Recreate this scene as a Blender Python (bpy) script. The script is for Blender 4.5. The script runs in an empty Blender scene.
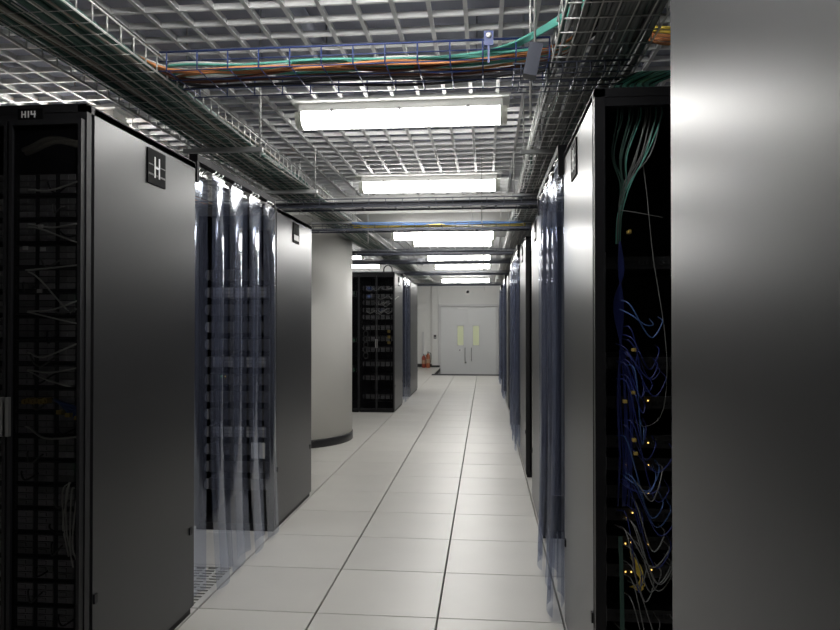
import bpy, math, random
from mathutils import Vector

random.seed(7)
scene = bpy.context.scene
col = scene.collection

# ------------------------------------------------------------------ camera, world, exposure
cam_data = bpy.data.cameras.new('camera')
cam_data.sensor_width = 36.0
cam_data.lens = 36.0 * 685.0 / 840.0
cam_data.clip_start = 0.02
cam = bpy.data.objects.new('camera', cam_data)
col.objects.link(cam)
cam.location = (0.0, 0.0, 1.43)
cam.rotation_euler = (math.radians(90.58), 0.0, math.radians(5.48))
scene.camera = cam

world = bpy.data.worlds.new('world')
scene.world = world
world.use_nodes = True
world.node_tree.nodes['Background'].inputs[0].default_value = (0.02, 0.021, 0.024, 1)
world.node_tree.nodes['Background'].inputs[1].default_value = 1.0

scene.view_settings.view_transform = 'Standard'
scene.view_settings.look = 'None'
scene.view_settings.gamma = 1.0
scene.view_settings.use_curve_mapping = False
scene.view_settings.exposure = 0.0
scene.cycles.use_denoising = True
scene.cycles.transparent_max_bounces = 32
scene.cycles.max_bounces = 10
scene.cycles.diffuse_bounces = 5

LAMP = 28.0            # radiance of the fluorescent diffusers

# ------------------------------------------------------------------ materials
def principled(name, rgb, rough=0.5, metal=0.0, spec=0.5, var=0.0, noise=None, bump=0.0, emit=None, estr=0.0):
    m = bpy.data.materials.new(name)
    m.use_nodes = True
    nt = m.node_tree
    b = nt.nodes['Principled BSDF']
    b.inputs['Base Color'].default_value = (*rgb, 1)
    b.inputs['Roughness'].default_value = rough
    b.inputs['Metallic'].default_value = metal
    b.inputs['Specular IOR Level'].default_value = spec
    if emit:
        b.inputs['Emission Color'].default_value = (*emit, 1)
        b.inputs['Emission Strength'].default_value = estr
    if noise or var:
        tc = nt.nodes.new('ShaderNodeTexCoord')
        mix = nt.nodes.new('ShaderNodeHueSaturation')
        mix.inputs['Color'].default_value = (*rgb, 1)
        add = nt.nodes.new('ShaderNodeMath'); add.operation = 'ADD'; add.inputs[0].default_value = 1.0
        last = None
        if noise:
            scale, amt = noise
            n = nt.nodes.new('ShaderNodeTexNoise')
            n.inputs['Scale'].default_value = scale
            n.inputs['Detail'].default_value = 4
            nt.links.new(tc.outputs['Object'], n.inputs['Vector'])
            mr = nt.nodes.new('ShaderNodeMapRange')
            mr.inputs['To Min'].default_value = -amt
            mr.inputs['To Max'].default_value = amt
            nt.links.new(n.outputs['Fac'], mr.inputs['Value'])
            last = mr.outputs[0]
            if bump:
                bp = nt.nodes.new('ShaderNodeBump')
                bp.inputs['Strength'].default_value = bump
                bp.inputs['Distance'].default_value = 0.002
                nt.links.new(n.outputs['Fac'], bp.inputs['Height'])
                nt.links.new(bp.outputs[0], b.inputs['Normal'])
        if var:
            oi = nt.nodes.new('ShaderNodeObjectInfo')
            mr2 = nt.nodes.new('ShaderNodeMapRange')
            mr2.inputs['To Min'].default_value = -var
            mr2.inputs['To Max'].default_value = var
            nt.links.new(oi.outputs['Random'], mr2.inputs['Value'])
            if last is not None:
                a2 = nt.nodes.new('ShaderNodeMath'); a2.operation = 'ADD'
                nt.links.new(last, a2.inputs[0]); nt.links.new(mr2.outputs[0], a2.inputs[1])
                last = a2.outputs[0]
            else:
                last = mr2.outputs[0]
        nt.links.new(last, add.inputs[1])
        nt.links.new(add.outputs[0], mix.inputs['Value'])
        nt.links.new(mix.outputs[0], b.inputs['Base Color'])
    return m

def emission(name, rgb, strength):
    m = bpy.data.materials.new(name)
    m.use_nodes = True
    nt = m.node_tree
    nt.nodes.remove(nt.nodes['Principled BSDF'])
    e = nt.nodes.new('ShaderNodeEmission')
    e.inputs[0].default_value = (*rgb, 1)
    e.inputs[1].default_value = strength
    nt.links.new(e.outputs[0], nt.nodes['Material Output'].inputs[0])
    return m

def see_through(name, tint, gloss_rgb, gloss_rough, body_rgb, body, fres_add, ior=1.5, fres_mul=1.0):
    """thin clear sheet: tinted transparency + a little milky body + glossy coat by fresnel"""
    m = bpy.data.materials.new(name)
    m.use_nodes = True
    nt = m.node_tree
    nt.nodes.remove(nt.nodes['Principled BSDF'])
    tr = nt.nodes.new('ShaderNodeBsdfTransparent'); tr.inputs[0].default_value = (*tint, 1)
    df = nt.nodes.new('ShaderNodeBsdfDiffuse'); df.inputs[0].default_value = (*body_rgb, 1)
    gl = nt.nodes.new('ShaderNodeBsdfGlossy'); gl.inputs[0].default_value = (*gloss_rgb, 1)
    gl.inputs['Roughness'].default_value = gloss_rough
    m1 = nt.nodes.new('ShaderNodeMixShader'); m1.inputs[0].default_value = body
    nt.links.new(tr.outputs[0], m1.inputs[1]); nt.links.new(df.outputs[0], m1.inputs[2])
    fr = nt.nodes.new('ShaderNodeFresnel'); fr.inputs[0].default_value = ior
    ad = nt.nodes.new('ShaderNodeMath'); ad.operation = 'MULTIPLY_ADD'; ad.inputs[1].default_value = fres_mul; ad.inputs[2].default_value = fres_add
    ad.use_clamp = True
    nt.links.new(fr.outputs[0], ad.inputs[0])
    m2 = nt.nodes.new('ShaderNodeMixShader')
    nt.links.new(ad.outputs[0], m2.inputs[0])
    nt.links.new(m1.outputs[0], m2.inputs[1]); nt.links.new(gl.outputs[0], m2.inputs[2])
    nt.links.new(m2.outputs[0], nt.nodes['Material Output'].inputs[0])
    return m

M = {
    'tile': principled('vinyl_floor_tile', (0.60, 0.585, 0.55), 0.34, spec=0.45, var=0.035, noise=(3.0, 0.06)),
    'black': principled('black_joint', (0.006, 0.006, 0.007), 0.7),
    'skirt': principled('black_skirting', (0.012, 0.012, 0.014), 0.4),
    'wall': principled('white_wall_paint', (0.70, 0.70, 0.68), 0.6, noise=(2.0, 0.03)),
    'column': principled('column_paint', (0.62, 0.61, 0.58), 0.55, noise=(2.0, 0.03)),
    'soffit': principled('soffit_paint', (0.55, 0.55, 0.54), 0.7, noise=(2.0, 0.03)),
    'slab': principled('grey_slab', (0.31, 0.325, 0.39), 0.85, noise=(1.5, 0.2)),
    'blade': principled('grid_blade_paint', (0.70, 0.70, 0.70), 0.5),
    'panel': principled('dark_grey_panel', (0.030, 0.030, 0.032), 0.36, metal=0.30, spec=0.55, noise=(60.0, 0.05)),
    'frame': principled('rack_frame_black', (0.010, 0.010, 0.012), 0.5, spec=0.3),
    'inner': principled('rack_interior_black', (0.008, 0.008, 0.010), 0.7),
    'server': principled('server_chassis', (0.03, 0.03, 0.033), 0.5, metal=0.3, var=0.15),
    'drive': principled('drive_tray', (0.28, 0.28, 0.29), 0.45, metal=0.4, var=0.35),
    'steel': principled('galvanised_wire', (0.50, 0.50, 0.49), 0.4, metal=0.55),
    'strut': principled('painted_strut', (0.36, 0.37, 0.37), 0.5, metal=0.3),
    'blue': principled('blue_coated_wire', (0.035, 0.06, 0.20), 0.4),
    'navy': principled('dark_navy_ladder', (0.035, 0.04, 0.06), 0.45),
    'cab_orange': principled('cable_orange', (0.62, 0.25, 0.09), 0.5),
    'slate': principled('slate_wire', (0.10, 0.11, 0.14), 0.45),
    'cab_sky': principled('cable_sky_blue', (0.10, 0.22, 0.48), 0.5),
    'cab_rust': principled('cable_rust', (0.16, 0.06, 0.035), 0.55),
    'cab_teal': principled('cable_teal', (0.11, 0.40, 0.33), 0.5),
    'cab_white': principled('cable_white', (0.62, 0.63, 0.60), 0.5),
    'cab_grey': principled('cable_grey', (0.15, 0.155, 0.155), 0.6),
    'cab_green': principled('cable_dark_green', (0.05, 0.115, 0.095), 0.6),
    'cab_brown': principled('cable_taupe', (0.30, 0.28, 0.24), 0.6),
    'cab_black': principled('cable_black', (0.028, 0.028, 0.036), 0.55),
    'cab_blue': principled('cable_blue', (0.012, 0.022, 0.15), 0.5),
    'cab_lblue': principled('cable_light_blue', (0.05, 0.11, 0.30), 0.5),
    'cab_yellow': principled('cable_yellow', (0.90, 0.68, 0.10), 0.5),
    'plastic_w': principled('white_lamp_housing', (0.72, 0.72, 0.70), 0.45),
    'cap': principled('ribbed_clear_cap', (0.60, 0.62, 0.55), 0.3),
    'diffuser': emission('lit_diffuser', (1.0, 0.985, 0.95), LAMP),
    'pvc': see_through('clear_pvc', (0.72, 0.75, 0.83), (0.92, 0.95, 1.0), 0.13, (0.15, 0.17, 0.26), 0.15, 0.012, ior=1.4, fres_mul=0.22),
    'mesh': see_through('perforated_door_sheet', (0.9, 0.9, 0.9), (0.03, 0.03, 0.03), 0.5, (0.010, 0.010, 0.012), 0.25, 0.0, ior=1.05),
    'chrome': principled('bright_steel_clip', (0.75, 0.75, 0.75), 0.18, metal=1.0),
    'rail': principled('curtain_rail_dark', (0.008, 0.008, 0.010), 0.6, spec=0.2),
    'door': principled('door_paint', (0.68, 0.69, 0.69), 0.45, noise=(2.0, 0.03)),
    'dframe': principled('door_frame_grey', (0.58, 0.58, 0.58), 0.5),
    'nosing': principled('dark_nosing', (0.05, 0.05, 0.055), 0.5),
    'glasspane': principled('painted_glow_glass', (0.50, 0.53, 0.36), 0.2, emit=(0.60, 0.64, 0.40), estr=0.22),  # emission paints a faint yellowish glow into the panes, no lamp behind them
    'metal': principled('dull_steel', (0.30, 0.30, 0.30), 0.35, metal=0.8),
    'red': principled('extinguisher_red', (0.28, 0.045, 0.022), 0.35),
    'redb': principled('extinguisher_orange_red', (0.36, 0.10, 0.04), 0.4),
    'cream': principled('print_cream', (0.42, 0.26, 0.17), 0.6),
    'sign': principled('sign_black', (0.004, 0.004, 0.0045), 0.7, spec=0.08),
    'letter': principled('sign_white_letter', (0.75, 0.75, 0.75), 0.5),
    'greyband': principled('sign_grey_band', (0.04, 0.04, 0.04), 0.45),
    'led_g': emission('led_green', (0.15, 1.0, 0.35), 2.5),
    'led_b': emission('led_blue', (0.12, 0.28, 1.0), 2.2),
    'led_y': emission('led_amber', (1.0, 0.62, 0.15), 2.0),
    'concrete': principled('concrete_step', (0.35, 0.35, 0.34), 0.7, noise=(4.0, 0.1)),
    'gold': principled('brass_connector', (0.60, 0.45, 0.13), 0.4, metal=0.4),
    'label': principled('paper_label', (0.6, 0.6, 0.56), 0.7),
}

# ------------------------------------------------------------------ mesh helpers
class MB:
    def __init__(self):
        self.v = []; self.f = []; self.smooth = []
    def box(self, x0, x1, y0, y1, z0, z1):
        b = len(self.v)
        self.v += [(x0,y0,z0),(x1,y0,z0),(x1,y1,z0),(x0,y1,z0),(x0,y0,z1),(x1,y0,z1),(x1,y1,z1),(x0,y1,z1)]
        for q in ((0,3,2,1),(4,5,6,7),(0,1,5,4),(1,2,6,5),(2,3,7,6),(3,0,4,7)):
            self.f.append(tuple(b+i for i in q)); self.smooth.append(False)
        return self
    def cbox(self, x0, x1, y0, y1, z0, z1, c=0.004):
        """box with its top edges chamfered"""
        b = len(self.v)
        self.v += [(x0,y0,z0),(x1,y0,z0),(x1,y1,z0),(x0,y1,z0),
                   (x0,y0,z1-c),(x1,y0,z1-c),(x1,y1,z1-c),(x0,y1,z1-c),
                   (x0+c,y0+c,z1),(x1-c,y0+c,z1),(x1-c,y1-c,z1),(x0+c,y1-c,z1)]
        for q in ((0,3,2,1),(0,1,5,4),(1,2,6,5),(2,3,7,6),(3,0,4,7),
                  (4,5,9,8),(5,6,10,9),(6,7,11,10),(7,4,8,11),(8,9,10,11)):
            self.f.append(tuple(b+i for i in q)); self.smooth.append(False)
        return self
    def prism(self, prof, axis, a0, a1, smooth=False):
        """extrude a closed 2D profile along an axis; profile axes are the other two in x,y,z order"""
        b = len(self.v); n = len(prof)
        for a in (a0, a1):
            for (p, q) in prof:
                self.v.append({'x': (a,p,q), 'y': (p,a,q), 'z': (p,q,a)}[axis])
        for i in range(n):
            j = (i+1) % n
            self.f.append((b+i, b+j, b+n+j, b+n+i)); self.smooth.append(smooth)
        self.f.append(tuple(b+i for i in range(n))[::-1]); self.smooth.append(False)
        self.f.append(tuple(b+n+i for i in range(n))); self.smooth.append(False)
        return self
    def tube(self, pts, r, n=6):
        pts = [Vector(p) for p in pts]
        b = len(self.v); m = len(pts)
        up = None
        for i, p in enumerate(pts):
            t = (pts[min(i+1, m-1)] - pts[max(i-1, 0)])
            if t.length < 1e-9: t = Vector((0,0,1))
            t.normalize()
            if up is None:
                up = Vector((0,0,1)) if abs(t.z) < 0.9 else Vector((1,0,0))
            u = t.cross(up)
            if u.length < 1e-6: u = t.cross(Vector((0,1,0)))
            u.normalize(); w = u.cross(t); up = w
            for k in range(n):
                a = 2*math.pi*k/n
                q = p + u*(r*math.cos(a)) + w*(r*math.sin(a))
                self.v.append(tuple(q))
        for i in range(m-1):
            for k in range(n):
                k2 = (k+1) % n
                self.f.append((b+i*n+k, b+i*n+k2, b+(i+1)*n+k2, b+(i+1)*n+k)); self.smooth.append(True)
        self.f.append(tuple(b+k for k in range(n))[::-1]); self.smooth.append(False)
        self.f.append(tuple(b+(m-1)*n+k for k in range(n))); self.smooth.append(False)
        return self
    def lathe(self, prof, cx=0, cy=0, n=24):
        """profile of (radius, z) turned about a vertical axis"""
        b = len(self.v); m = len(prof)
        for (r, z) in prof:
            for k in range(n):
                a = 2*math.pi*k/n
                self.v.append((cx+r*math.cos(a), cy+r*math.sin(a), z))
        for i in range(m-1):
            for k in range(n):
                k2 = (k+1) % n
                self.f.append((b+i*n+k, b+i*n+k2, b+(i+1)*n+k2, b+(i+1)*n+k)); self.smooth.append(True)
        self.f.append(tuple(b+k for k in range(n))[::-1]); self.smooth.append(False)
        self.f.append(tuple(b+(m-1)*n+k for k in range(n))); self.smooth.append(False)
        return self
    def sheet(self, rows):
        b = len(self.v); m = len(rows); n = len(rows[0])
        for r in rows: self.v += [tuple(p) for p in r]
        for i in range(m-1):
            for k in range(n-1):
                self.f.append((b+i*n+k, b+i*n+k+1, b+(i+1)*n+k+1, b+(i+1)*n+k)); self.smooth.append(True)
        return self
    def mesh(self, name, mat):
        me = bpy.data.meshes.new(name)
        me.from_pydata(self.v, [], self.f)
        me.polygons.foreach_set('use_smooth', self.smooth)
        me.materials.append(mat)
        me.update()
        return me
    def build(self, name, mat, parent=None, loc=(0,0,0)):
        return put(name, self.mesh(name, mat), parent, loc)

def put(name, me, parent=None, loc=(0,0,0)):
    o = bpy.data.objects.new(name, me)
    col.objects.link(o)
    o.location = loc
    if parent: o.parent = parent
    return o

def tag(o, label=None, cat=None, group=None, kind=None):
    if label: o['label'] = label
    if cat: o['category'] = cat
    if group: o['group'] = group
    if kind: o['kind'] = kind
    return o

def empty(name, loc=(0,0,0), rz=0.0):
    o = bpy.data.objects.new(name, None)
    o.empty_display_size = 0.1
    col.objects.link(o)
    o.location = loc
    o.rotation_euler.z = rz
    return o

def structure(o, label=None):
    o['kind'] = 'structure'
    if label: o['label'] = label
    return o

def copy_tree(o, parent=None):
    c = o.copy(); col.objects.link(c); c.parent = parent
    for ch in list(o.children): copy_tree(ch, c)
    return c

def smooth_path(pts, k=6):
    """Catmull-Rom through the points"""
    P = [Vector(p) for p in pts]
    P = [P[0]*2-P[1]] + P + [P[-1]*2-P[-2]]
    out = []
    for i in range(1, len(P)-2):
        p0, p1, p2, p3 = P[i-1], P[i], P[i+1], P[i+2]
        for s in range(k):
            t = s/k
            out.append(0.5*((2*p1)+(p2-p0)*t+(2*p0-5*p1+4*p2-p3)*t*t+(3*p1-p0-3*p2+p3)*t**3))
    out.append(P[-2])
    return out

ORD = ('first second third fourth fifth sixth seventh eighth ninth tenth eleventh twelfth thirteenth fourteenth fifteenth '
       'sixteenth seventeenth eighteenth nineteenth twentieth').split()
ORD += ['twenty-first', 'twenty-second', 'twenty-third', 'twenty-fourth', 'twenty-fifth']

# ------------------------------------------------------------------ the room
XL, XR = -1.433, 0.367            # the planes of the rack ends on either side of the aisle
TY0 = 3.317                        # a transverse joint of the tile grid
PIT_Y = TY0 + 0.6*25               # where the raised floor stops in front of the door
BACK = 21.7
RX0, RX1, RY0 = -4.2, 2.6, -2.6
GRID_Z = 2.73
SLAB_Z = 3.25

floor = MB()
floor.box(RX0, RX1, RY0, PIT_Y, -0.12, -0.03)
floor.box(RX0, XL, PIT_Y, BACK, -0.12, -0.03)
floor.box(0.567, RX1, PIT_Y, BACK, -0.12, -0.03)
floor = structure(floor.build('floor', M['black']), 'raised floor of off-white square vinyl tiles with dark joints')
GX, GY = 0.0042, 0.0030
tile_me = MB().cbox(-0.3+GX, 0.3-GX, -0.3+GY, 0.3-GY, -0.03, 0.0, 0.002).mesh('floor_tile', M['tile'])
field = MB()
vent_cells = {(-1, 0)}
for i in range(-5, 7):                       # column i spans XL+0.6i .. XL+0.6(i+1)
    for k in range(-10, 31):
        x0 = XL + 0.6*i; y0 = TY0 + 0.6*k
        x1, y1 = x0+0.6, y0+0.6
        if x1 < RX0+0.05 or x0 > RX1-0.05 or y0 < RY0 or y0 > BACK-0.1: continue
        y1 = min(y1, BACK)
        if y0 >= PIT_Y-0.01 and x0 > XL-0.01 and x1 < 0.6: continue
        if (i, k) in vent_cells: continue
        if -3 <= i <= 3 and -2 <= k and (k < 25 or i < 0) and y1-y0 > 0.59:
            put('floor_tile', tile_me, floor, (x0+0.3, y0+0.3, 0))
        else:
            field.cbox(max(x0,RX0)+GX, min(x1,RX1)-GX, y0+GY, y1-GY, -0.03, 0.0, 0.002)
tag(field.build('outer_floor_tiles', M['tile'], floor), kind='stuff')
# slotted air grille tile at the foot of the clear curtain
for (i, k) in vent_cells:
    x0 = XL+0.6*i; y0 = TY0+0.6*k
    vt = MB()
    vt.box(x0+GX, x0+0.05, y0+GY, y0+0.6-GY, -0.03, 0); vt.box(x0+0.56, x0+0.6-GX, y0+GY, y0+0.6-GY, -0.03, 0)
    vt.box(x0+0.05, x0+0.56, y0+GY, y0+0.04, -0.03, 0); vt.box(x0+0.05, x0+0.56, y0+0.56, y0+0.6-GY, -0.03, 0)
    vt = vt.build('vent_tile', M['tile'], floor)
    for s in range(12):
        yy = y0+0.04+0.52*(s+1)/13
        MB().box(x0+0.05, x0+0.56, yy-0.009, yy+0.009, -0.026, -0.001).build('slat', M['tile'], vt)
    for s in range(6):
        xx = x0+0.05+0.51*(s+1)/7
        MB().box(xx-0.008, xx+0.008, y0+0.04, y0+0.56, -0.028, -0.003).build('slat', M['tile'], vt)

# sunken landing with two steps in front of the door
pit = MB()
pit.box(XL, 0.567, PIT_Y, BACK, -0.62, -0.50)
pit.box(XL, 0.567, PIT_Y, PIT_Y+0.62, -0.50, -0.33)
pit.box(XL, 0.567, PIT_Y, PIT_Y+0.32, -0.33, -0.165)
pit.box(XL-0.05, XL, PIT_Y, BACK, -0.62, -0.12)
pit.box(0.567, 0.617, PIT_Y, BACK, -0.62, -0.12)
pit.box(XL-0.05, 0.617, PIT_Y-0.05, PIT_Y, -0.62, -0.12)
structure(pit.build('landing', M['concrete']), 'sunken concrete landing with steps in front of the double door')
structure(MB().box(XL-0.01, 0.567, PIT_Y-0.005, PIT_Y+0.035, -0.12, 0.035).build('trim_1', M['nosing']), 'dark metal nosing at the end of the raised floor')

wb = MB()
wb.box(RX0-0.2, RX1+0.2, BACK, BACK+0.15, -0.62, SLAB_Z)
structure(wb.build('wall_back', M['wall']), 'white end wall around the double door')
structure(MB().box(RX0-0.15, RX0, RY0, BACK, -0.12, SLAB_Z).build('wall_left', M['wall']), 'white side wall behind the column')
structure(MB().box(RX1, RX1+0.15, RY0, BACK, -0.12, SLAB_Z).build('wall_right', M['wall']), 'side wall behind the racks')
structure(MB().box(RX0-0.2, RX1+0.2, RY0-0.15, RY0, -0.12, SLAB_Z).build('wall_front', M['wall']), 'wall behind the photographer')
structure(MB().box(-1.70, -1.50, BACK-0.09, BACK, 0.0, 2.95).build('trim_2', M['wall']), 'white boxed pilaster beside the door frame')
structure(MB().box(RX0, -1.70, BACK-0.02, BACK, 0.0, 0.10).box(-1.71, -1.445, BACK-0.11, BACK-0.09, 0, 0.06).build('baseboard_back', M['skirt']), 'black skirting board along the end wall')
structure(MB().box(-2.02, -1.955, BACK-0.07, BACK, 0.12, 1.12).build('trim_3', M['dframe']), 'narrow grey upright casing on the end wall')

# ceiling: dark slab with an open-cell grid hung under it
ceiling = structure(MB().box(RX0-0.2, RX1+0.2, RY0-0.15, BACK+0.15, SLAB_Z, SLAB_Z+0.1).build('ceiling', M['slab']),
                    'grey slab above a white open-cell grid ceiling')
C = 0.15
bl = MB().box(-0.0065, 0.0065, RY0, BACK, 0, 0.028).box(-0.009, 0.009, RY0, BACK, 0, 0.004).mesh('grid_blade', M['blade'])
bt = MB().box(RX0, RX1, -0.006, 0.006, 0, 0.026).box(RX0, RX1, -0.008, 0.008, 0.0005, 0.004).mesh('grid_blade', M['blade'])
x = -4.133
while x < RX1:
    put('grid_blade', bl, ceiling, (x, 0, GRID_Z)); x += C
y = RY0+0.1
while y < BACK:
    put('grid_blade', bt, ceiling, (0, y, GRID_Z)); y += C
for (px, py, pr) in ((-2.9, 0, 0.05), (-0.95, 0, 0.035), (0.9, 0, 0.06)):   # service pipes above the grid
    MB().tube([(px, RY0, 3.02), (px, BACK, 3.02)], pr, 10).build('service_pipe', M['slab'], ceiling)

structure(MB().box(RX0, RX1, 7.0, 9.05, 2.55, SLAB_Z).build('beam', M['soffit']), 'pale boxed ceiling beam beside the round column')
structure(MB().box(RX0, RX1, 15.7, 18.2, 2.55, SLAB_Z).build('beam', M['soffit']), 'pale boxed ceiling beam close to the double door')

colm = structure(MB().lathe([(0.78, 0.0), (0.78, 2.56)], 0, 0, 96).build('column', M['column'], None, (-2.42, 8.25, 0)), 'thick round white column with a black foot band')
MB().lathe([(0.792, 0.0), (0.792, 0.085), (0.782, 0.092)], 0, 0, 96).build('foot_band', M['skirt'], colm)

# double door
DX0, DX1, DZ0, DZ1 = -1.44, 0.34, -0.50, 1.915
DM = (DX0+DX1)/2
door = structure(empty('door_1', (DM, BACK, DZ0)), 'pale grey double door with two narrow windows glowing faintly yellowish')
H = DZ1-DZ0
fr = MB(); w = (DX1-DX0)/2
fr.box(-w-0.05, -w+0.03, -0.09, 0, 0, H+0.07).box(w-0.03, w+0.05, -0.09, 0, 0, H+0.07).box(-w-0.05, w+0.05, -0.13, 0, H, H+0.07)
fr.build('door_frame', M['dframe'], door)
for s in (-1, 1):
    wx0, wx1 = (0.145, 0.345); wz0, wz1 = 0.69-DZ0, 1.31-DZ0
    a, b = 0.004, w-0.03
    lf = MB()
    def seg(u0, u1, z0, z1, y0=-0.05, y1=-0.005):
        x0, x1 = (u0, u1) if s > 0 else (-u1, -u0)
        lf.box(x0, x1, y0, y1, z0, z1)
    seg(a, wx0, 0.01, H-0.005); seg(wx1, b, 0.01, H-0.005); seg(wx0, wx1, 0.01, wz0); seg(wx0, wx1, wz1, H-0.005)
    leaf = lf.build('door_leaf', M['door'], door)
    sx0, sx1 = (wx0, wx1) if s > 0 else (-wx1, -wx0)
    tag(MB().box(sx0, sx1, -0.035, -0.025, wz0, wz1).build('window_pane', M['glasspane'], leaf), 'narrow glass pane with a painted yellowish glow')
    bead = MB()
    for (p0, p1, q0, q1) in ((sx0-0.012, sx0+0.008, wz0-0.012, wz1+0.012), (sx1-0.008, sx1+0.012, wz0-0.012, wz1+0.012)):
        bead.box(p0, p1, -0.058, -0.05, q0, q1)
    bead.box(sx0-0.012, sx1+0.012, -0.058, -0.05, wz0-0.012, wz0+0.008).box(sx0-0.012, sx1+0.012, -0.058, -0.05, wz1-0.008, wz1+0.012)
    bead.build('window_bead', M['dframe'], leaf)
    hx = 0.10*s
    MB().tube([(hx, -0.05, 0.20-DZ0), (hx, -0.10, 0.22-DZ0), (hx, -0.10, 0.59-DZ0), (hx, -0.05, 0.61-DZ0)], 0.012, 8).build('pull_handle', M['metal'], leaf)
    if s < 0:
        MB().box(-0.30, -0.19, -0.085, -0.05, 0.50-DZ0, 0.58-DZ0).build('lock_case', M['letter'], leaf)
        MB().box(-0.285, -0.245, -0.095, -0.085, 0.515-DZ0, 0.565-DZ0).build('lock_knob', M['metal'], leaf)
        MB().lathe([(0.03, 0), (0.03, 0.05)], -0.085, -0.075, 12).build('door_knob', M['metal'], leaf, (0, 0, 0.13-DZ0))
MB().box(-0.33, -0.02, -0.11, -0.05, H-0.085, H-0.035).build('door_closer', M['letter'], door)

# ------------------------------------------------------------------ fluorescent fittings
def arc_profile(w, h, n=10, flat=0.35):
    """rounded trough hanging down, origin at its top centre"""
    pr = [(w/2, 0.0)]
    for i in range(n+1):
        a = math.pi*i/n
        pr.append((w/2*math.cos(a)*(1 if 0 < i < n else 1), -h*(flat + (1-flat)*math.sin(a)) if 0 < i < n else -h*flat))
    pr.append((-w/2, 0.0))
    return pr
lamp_plate = MB().box(-0.64, 0.64, -0.12, 0.12, -0.012, 0.0).mesh('mounting_plate', M['plastic_w'])
lamp_house = MB().prism([(-0.07, 0.0), (-0.075, -0.045), (0.075, -0.045), (0.07, 0.0)], 'x', -0.60, 0.60).mesh('housing', M['plastic_w'])
lamp_diff = MB().prism(arc_profile(0.145, 0.085), 'x', -0.585, 0.585, True).mesh('diffuser', M['diffuser'])
capm = MB()
for i in range(4):
    capm.prism([(p*(1.0-0.02*(i % 2)), q) for p, q in arc_profile(0.147, 0.087)], 'x', 0.585+0.01*i, 0.593+0.01*i)
capm.prism([(p*0.9, q*0.9) for p, q in arc_profile(0.147, 0.087)], 'x', 0.585, 0.625)
lamp_cap = capm.mesh('end_cap', M['cap'])
lamp_clip = MB().box(-0.008, 0.008, -0.079, 0.079, -0.055, -0.035).mesh('clip', M['metal'])
lamp_rod = MB().tube([(0, 0, 0.0), (0, 0, 0.5)], 0.004, 6).mesh('hanger_rod', M['metal'])
def lamp(x, y, z, label, group, plate=True):
    t = tag(empty('fluorescent_light', (x, y, z)), label, 'ceiling light', group)
    if plate: put('mounting_plate', lamp_plate, t)
    put('housing', lamp_house, t, (0, 0, -0.012))
    put('diffuser', lamp_diff, t, (0, 0, -0.057))
    put('end_cap', lamp_cap, t, (0, 0, -0.057))
    e = put('end_cap', lamp_cap, t, (0, 0, -0.057)); e.rotation_euler.z = math.pi
    for cx in (-0.4, 0.0, 0.4): put('clip', lamp_clip, t, (cx, 0, -0.012))
    if plate:
        for cx in (-0.45, 0.45): put('hanger_rod', lamp_rod, t, (cx, 0, 0))
    return t
aisle_lamps = [(-0.5, 1.97, GRID_Z), (-0.5, 4.02, GRID_Z), (-0.5, 6.07, GRID_Z), (-0.5, 8.15, 2.55), (-0.5, 10.45, GRID_Z),
               (-0.5, 12.9, GRID_Z), (-0.5, 14.9, GRID_Z), (-0.5, 17.1, 2.55), (-0.5, 19.6, GRID_Z)]
what = ['overhead just in front of the H row sign', 'behind the blue tray with orange cables', 'hung over the aisle before the pale beam',
        'fixed under the pale beam beside the column', 'just beyond the beam beside the column', 'above the rack behind the column',
        'over the aisle before the far beam', 'fixed under the far beam near the door', 'above the landing at the double door']
for (p, w_) in zip(aisle_lamps, what):
    lamp(*p, 'lit white fluorescent batten over the aisle, ' + w_, 'fluorescent battens over the aisle', plate=True)
for (yy, w_) in ((4.02, 'between the first two rack rows'), (10.45, 'behind the round column'), (12.4, 'above the dark mesh-door racks'), (14.5, 'farthest along that side')):
    lamp(-2.85, yy, GRID_Z, 'lit fluorescent batten beside the aisle, ' + w_, 'fluorescent battens beside the aisle')

# ------------------------------------------------------------------ racks
RW, RH = 0.566, 2.22
def letter_H(mb, x, y0, y1, z0, z1, t, dx):
    mb.box(min(x, x+dx), max(x, x+dx), y0, y0+t, z0, z1)
    mb.box(min(x, x+dx), max(x, x+dx), y1-t, y1, z0, z1)
    zc = (z0+z1)/2
    mb.box(min(x, x+dx), max(x, x+dx), y0+t, y1-t, zc-t*0.5, zc+t*0.5)

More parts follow.
